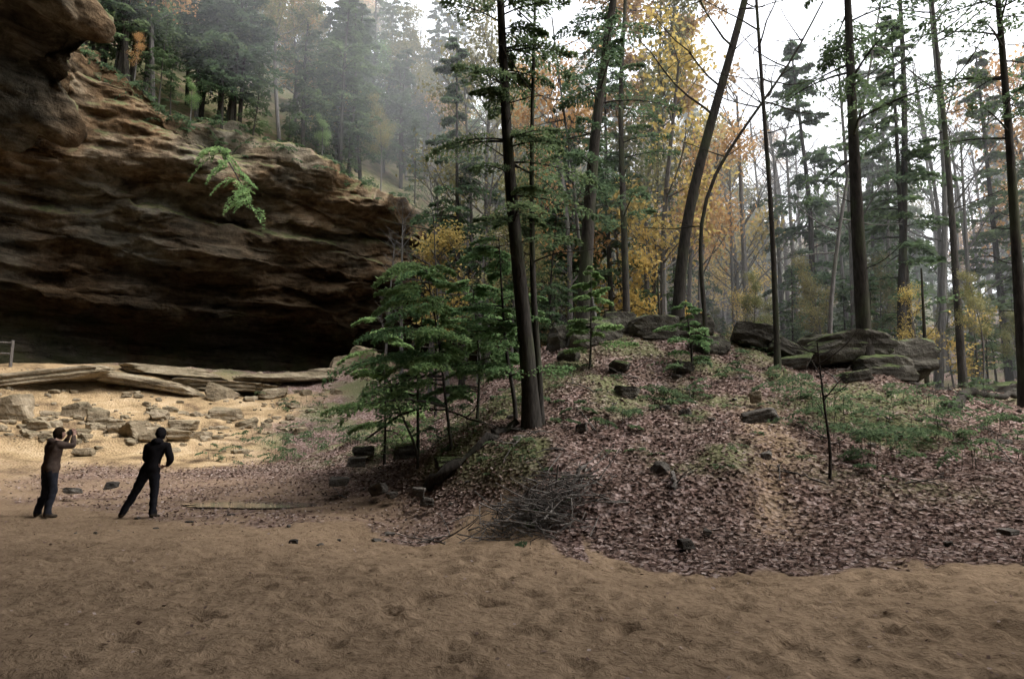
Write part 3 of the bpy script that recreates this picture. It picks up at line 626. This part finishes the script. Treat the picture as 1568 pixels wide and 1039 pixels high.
# ---------------------------------------------------------------- people
def cloth(name,c,sc=12,r=.85):
    m,nt,out=newmat(name); n=noise(nt,coords(nt),sc,5); cc=ramp(nt,n,[(.3,tuple(x*.65 for x in c)),(.7,tuple(x*1.3 for x in c))]); bsdf(nt,out,cc,r,n,.5,.02); return m
M_skin=cloth('skin',(.30,.18,.135),30,.6); M_black=cloth('black_jacket',(.012,.011,.012)); M_brown=cloth('brown_jacket',(.075,.055,.045))
M_jean=cloth('dark_jeans',(.028,.030,.038)); M_jean2=cloth('charcoal_trousers',(.016,.016,.019)); M_shoe=cloth('shoes',(.05,.04,.03)); M_hair=cloth('dark_hair',(.022,.015,.01),60); M_capm=cloth('knit_cap',(.014,.013,.014),40)
M_cam=cloth('camera_body',(.015,.015,.015),5,.4)
def person(name,loc,yaw,J,mats,cap,hold=None):
    """J: joint name -> local coords (x right, y forward, z up)"""
    root=bpy.data.objects.new(name,None); scene.collection.objects.link(root); root.location=loc; root.rotation_euler=(0,0,yaw); root.scale=(.97,.97,.97)
    vs=[];rd=[];ed=[];ix={}
    def V_(n,p,r,par=None):
        ix[n]=len(vs); vs.append(tuple(p)); rd.append(r if isinstance(r,tuple) else (r,r))
        if par: ed.append((ix[par],ix[n]))
    A=lambda n:np.array(J[n],float)
    V_('pel',A('pel'),(.175,.135)); V_('waist',(A('pel')*.5+A('chest')*.5),(.17,.14),'pel'); V_('chest',A('chest'),(.20,.15),'waist'); V_('ubody',A('chest')*.35+A('neck')*.65,(.155,.12),'chest'); V_('neck',A('neck'),.065,'ubody'); V_('skull',A('neck')*.4+A('head')*.6,.05,'neck')
    for s in 'LR':
        V_('sh'+s,A('sh'+s),.088,'ubody'); V_('ua'+s,(A('sh'+s)+A('el'+s))/2,.078,'sh'+s); V_('el'+s,A('el'+s),.066,'ua'+s); V_('fa'+s,A('el'+s)*.5+A('wr'+s)*.5,.058,'el'+s); V_('wr'+s,A('wr'+s),.034,'fa'+s)
        fd=A('wr'+s)-A('el'+s); fd/=np.linalg.norm(fd); hd=np.array(J.get('hd'+s,fd),float); hd/=np.linalg.norm(hd)
        pn=np.array(J.get('pn'+s,(0,1,0)),float); w=np.cross(hd,pn); w/=np.linalg.norm(w); pn=np.cross(w,hd)
        V_('pm'+s,A('wr'+s)+hd*.055,(.036,.02),'wr'+s)
        for k,(off,l) in enumerate([(-.03,.07),(-.01,.08),(.01,.075),(.028,.06)]):
            b=A('wr'+s)+hd*.095+w*off; V_('f%d%s0'%(k,s),b,.010,'pm'+s); V_('f%d%s1'%(k,s),b+hd*l*.5+pn*.012,.009,'f%d%s0'%(k,s)); V_('f%d%s2'%(k,s),b+hd*l*.75+pn*.04,.008,'f%d%s1'%(k,s))
        b=A('wr'+s)+hd*.045-w*.04; V_('t0'+s,b,.011,'pm'+s); V_('t1'+s,b+hd*.04-w*.02+pn*.02,.009,'t0'+s)
        V_('hp'+s,A('hp'+s),(.112,.115),'pel'); V_('th'+s,(A('hp'+s)*.55+A('kn'+s)*.45),.10,'hp'+s); V_('kn'+s,A('kn'+s),.076,'th'+s); V_('cf'+s,A('kn'+s)*.6+A('an'+s)*.4,.075,'kn'+s); V_('an'+s,A('an'+s),.062,'cf'+s)
        td=np.array(J['td'+s],float); td/=np.linalg.norm(td); V_('hl'+s,A('an'+s)-td*.04+np.array([0,0,-.045]),.035,'an'+s); V_('bf'+s,A('an'+s)+td*.12+np.array([0,0,-.05]),(.045,.03),'an'+s); V_('to'+s,A('an'+s)+td*.19+np.array([0,0,-.052]),(.035,.024),'bf'+s)
    me=bpy.data.meshes.new('body_src'); me.from_pydata(vs,ed,[]); o=obj('body_src',me)
    sk=o.modifiers.new('s','SKIN'); sk.use_smooth_shade=True; o.modifiers.new('ss','SUBSURF').levels=2
    for k,r in enumerate(rd): me.skin_vertices[0].data[k].radius=r
    me.skin_vertices[0].data[0].use_root=True
    dg=bpy.context.evaluated_depsgraph_get(); m2=bpy.data.meshes.new_from_object(o.evaluated_get(dg)); bpy.data.objects.remove(o)
    m2.materials.clear()
    for m in mats: m2.materials.append(m)
    co=np.zeros(len(m2.vertices)*3); m2.vertices.foreach_get('co',co); co=co.reshape(-1,3)
    nrm=np.array([v.normal[:] for v in m2.vertices])
    hand=np.minimum(np.linalg.norm(co-A('wrL'),axis=1),np.linalg.norm(co-A('wrR'),axis=1))<.18
    hem=np.exp(-((co[:,2]-J['pel'][2]-.03)/.06)**2)*.018
    co=co+nrm*(np.where(hand,0,fbm(co*np.array([9,9,14]),3,4)*.02+hem))[:,None]; m2.vertices.foreach_set('co',co.ravel())
    zmin=co[:,2].min(); waist=J['pel'][2]-.04
    mi=[]
    for p in m2.polygons:
        c=np.array(p.center)
        wr=min((np.linalg.norm(c-A('wr'+s)) if np.dot(c-A('wr'+s),np.array(J.get('hd'+s,A('wr'+s)-A('el'+s)),float))>0 else 9) for s in 'LR')
        if wr<.23 and np.linalg.norm(c-A('chest'))>.2: mi.append(2)
        elif c[2]<.085: mi.append(3)
        elif c[2]>J['neck'][2]+.02 and np.linalg.norm(c-A('head'))<.2: mi.append(2)
        elif c[2]>waist: mi.append(0)
        else: mi.append(1)
    m2.polygons.foreach_set('material_index',mi); m2.polygons.foreach_set('use_smooth',[True]*len(mi)); m2.update()
    body=obj('body',m2,(0,0,-zmin-.004),root)
    bm=bmesh.new(); bmesh.ops.create_icosphere(bm,subdivisions=4,radius=1); v=np.array([x.co[:] for x in bm.verts]); f=np.array([[x.index for x in c.verts] for c in bm.faces]); bm.free()
    def gz(c,w): return np.exp(-np.sum(((v-np.array(c))/np.array(w))**2,axis=1))
    p=v*np.array([.078,.098,.118]); low=np.clip(-v[:,2],0,1); p[:,0]*=1-.28*low; p[:,1]+=.012*low*(v[:,1]>0)
    p[:,1]+=.028*gz((0,1,-.15),(.13,.4,.2))-.012*(gz((.35,.9,.05),(.2,.4,.12))+gz((-.35,.9,.05),(.2,.4,.12)))+.008*gz((0,.85,-.5),(.22,.4,.06))+.012*gz((0,.6,-.85),(.3,.5,.2))
    for sg in (-1,1): p[:,0]+=sg*.022*gz((sg,-.05,-.05),(.3,.12,.2))
    hm=meshtri('head',p,f,[M_skin]); hd_=J.get('hyaw',0)
    ho=obj('head',hm,(J['head'][0],J['head'][1],J['head'][2]-zmin),root); ho.rotation_euler=(J.get('hpitch',0),0,hd_)
    fc=v[f].mean(1)
    keep=(fc[:,2]>.25)|((fc[:,1]<.1)&(fc[:,2]>-.75))
    hv=p*1.12+v*.006; hv=hv*(1+.02*fbm(v*6,2,3)[:,None]); hr=obj('knit_cap' if cap else 'hair',meshtri('hair',hv,f[keep],[M_capm if cap else M_hair]),ho.location,root); hr.rotation_euler=ho.rotation_euler
    # hood bunched behind the neck
    bm=bmesh.new(); bmesh.ops.create_icosphere(bm,subdivisions=3,radius=1); v=np.array([x.co[:] for x in bm.verts]); f=np.array([[x.index for x in c.verts] for c in bm.faces]); bm.free()
    hp_=v*np.array([.12,.07,.075]); hp_[:,1]-=.10*np.clip(1-(v[:,0])**2,0,1)*.3; hp_*=(1+.12*fbm(v*3,3,9))[:,None]
    obj('hood',meshtri('hood',hp_,f,[mats[0]]),(J['neck'][0],J['neck'][1]-.065,J['neck'][2]-.005-zmin),root)
    return root,zmin
gz1=float(H(-8.65,13.1)[0]); gz2=float(H(-6.75,13.0)[0])
J2=dict(pel=(.06,0,.90),chest=(.13,.01,1.22),neck=(.18,.02,1.45),head=(.20,.045,1.60),shL=(-.0,.0,1.385),shR=(.36,.0,1.375),elL=(-.07,.03,1.11),elR=(.43,.0,1.10),wrL=(.06,.2,1.0),wrR=(.30,.2,.99),hdL=(1,.3,-.2),hdR=(-1,.3,-.2),pnL=(0,-.3,-1),pnR=(0,-.3,-1),
        hpL=(-.03,0,.85),hpR=(.15,0,.85),knL=(-.22,.04,.47),knR=(.155,.03,.46),anL=(-.40,-.02,.09),anR=(.15,-.0,.09),tdL=(-.5,.8,0),tdR=(.3,1,0),hpitch=.12)
person('person_standing',(-6.84,13.0,gz2),0.05,J2,[M_black,M_jean2,M_skin,M_shoe],True)
J1=dict(pel=(0,0,.92),chest=(0,.03,1.24),neck=(0,.07,1.46),head=(0,.11,1.60),shL=(-.175,.05,1.40),shR=(.175,.05,1.40),elL=(-.24,.27,1.33),elR=(.25,.27,1.36),wrL=(-.09,.33,1.56),wrR=(.10,.33,1.57),hdL=(.35,.1,1),hdR=(-.3,.1,1),pnL=(1,0,0),pnR=(-1,0,0),
        hpL=(-.09,0,.87),hpR=(.09,0,.87),knL=(-.11,.0,.48),knR=(.10,.04,.48),anL=(-.13,-.13,.09),anR=(.10,-.05,.09),tdL=(-.2,1,0),tdR=(.2,1,0),hpitch=.1)
r1,zm=person('person_taking_photo',(-8.72,13.1,gz1),-.6,J1,[M_brown,M_jean,M_skin,M_shoe],False)
bm=bmesh.new(); bmesh.ops.create_cube(bm,size=1); bmesh.ops.scale(bm,vec=(.13,.06,.085),verts=bm.verts)
r=bmesh.ops.create_cube(bm,size=1); bmesh.ops.scale(bm,vec=(.05,.05,.03),verts=r['verts']); bmesh.ops.translate(bm,vec=(0,0,.056),verts=r['verts'])
bmesh.ops.bevel(bm,geom=bm.edges[:],offset=.008,segments=2,affect='EDGES')
r=bmesh.ops.create_cone(bm,cap_ends=True,segments=20,radius1=.036,radius2=.04,depth=.08,matrix=Matrix.Translation((0,.065,0))@Matrix.Rotation(math.radians(-90),4,'X'))
me=bpy.data.meshes.new('camera_body'); bm.to_mesh(me); bm.free(); me.materials.append(M_cam); obj('held_camera',me,(0,.30,1.62-zm),r1)
# ---------------------------------------------------------------- light
w=bpy.data.worlds.new("World"); scene.world=w; w.use_nodes=True; nt=w.node_tree; bg=nt.nodes['Background']
sky=nt.nodes.new('ShaderNodeTexSky'); sky.sky_type='NISHITA'; sky.sun_disc=False; EL,AZ=58,105
sky.sun_elevation=math.radians(EL); sky.sun_rotation=math.radians(AZ); sky.air_density=1.0; sky.dust_density=4.0
hs=nt.nodes.new('ShaderNodeHueSaturation'); hs.inputs['Saturation'].default_value=.26; hs.inputs['Value'].default_value=5.2
nt.links.new(sky.outputs[0],hs.inputs['Color']); nt.links.new(hs.outputs[0],bg.inputs[0]); bg.inputs[1].default_value=.15
sl=bpy.data.lights.new('sun','SUN'); sl.energy=1.0; sl.angle=math.radians(35); sl.color=(1,.97,.93)
so=bpy.data.objects.new('sun',sl); scene.collection.objects.link(so)
e,a=math.radians(EL),math.radians(AZ); so.rotation_euler=Vector((math.sin(a)*math.cos(e),math.cos(a)*math.cos(e),math.sin(e))).to_track_quat('Z','Y').to_euler(); so.location=(20,40,60)
if MIST:
    prf=[(18,-5),(3,10),(-22,24),(-90,30),(-90,75),(130,75),(130,-5)]
    vs_=[(x,24,z) for x,z in prf]+[(x,150,z) for x,z in prf]; n=len(prf)
    fs=[tuple(range(n-1,-1,-1)),tuple(range(n,2*n))]+[(k,(k+1)%n,n+(k+1)%n,n+k) for k in range(n)]
    me=bpy.data.meshes.new('mist'); me.from_pydata(vs_,[],fs)
    bm=bmesh.new(); bm.from_mesh(me); bmesh.ops.recalc_face_normals(bm,faces=bm.faces[:]); bm.to_mesh(me); bm.free()
    m,nt,out=newmat('mist'); vsn=N(nt,'ShaderNodeVolumeScatter'); vsn.inputs['Color'].default_value=(.95,.975,1,1); vsn.inputs['Density'].default_value=.0068; vsn.inputs['Anisotropy'].default_value=.1
    nt.links.new(vsn.outputs[0],out.inputs['Volume']); me.materials.append(m); o=obj('mist',me)
scene.view_settings.view_transform='Standard'; scene.view_settings.look='None'; scene.view_settings.exposure=0
print('done',time.time()-T0)
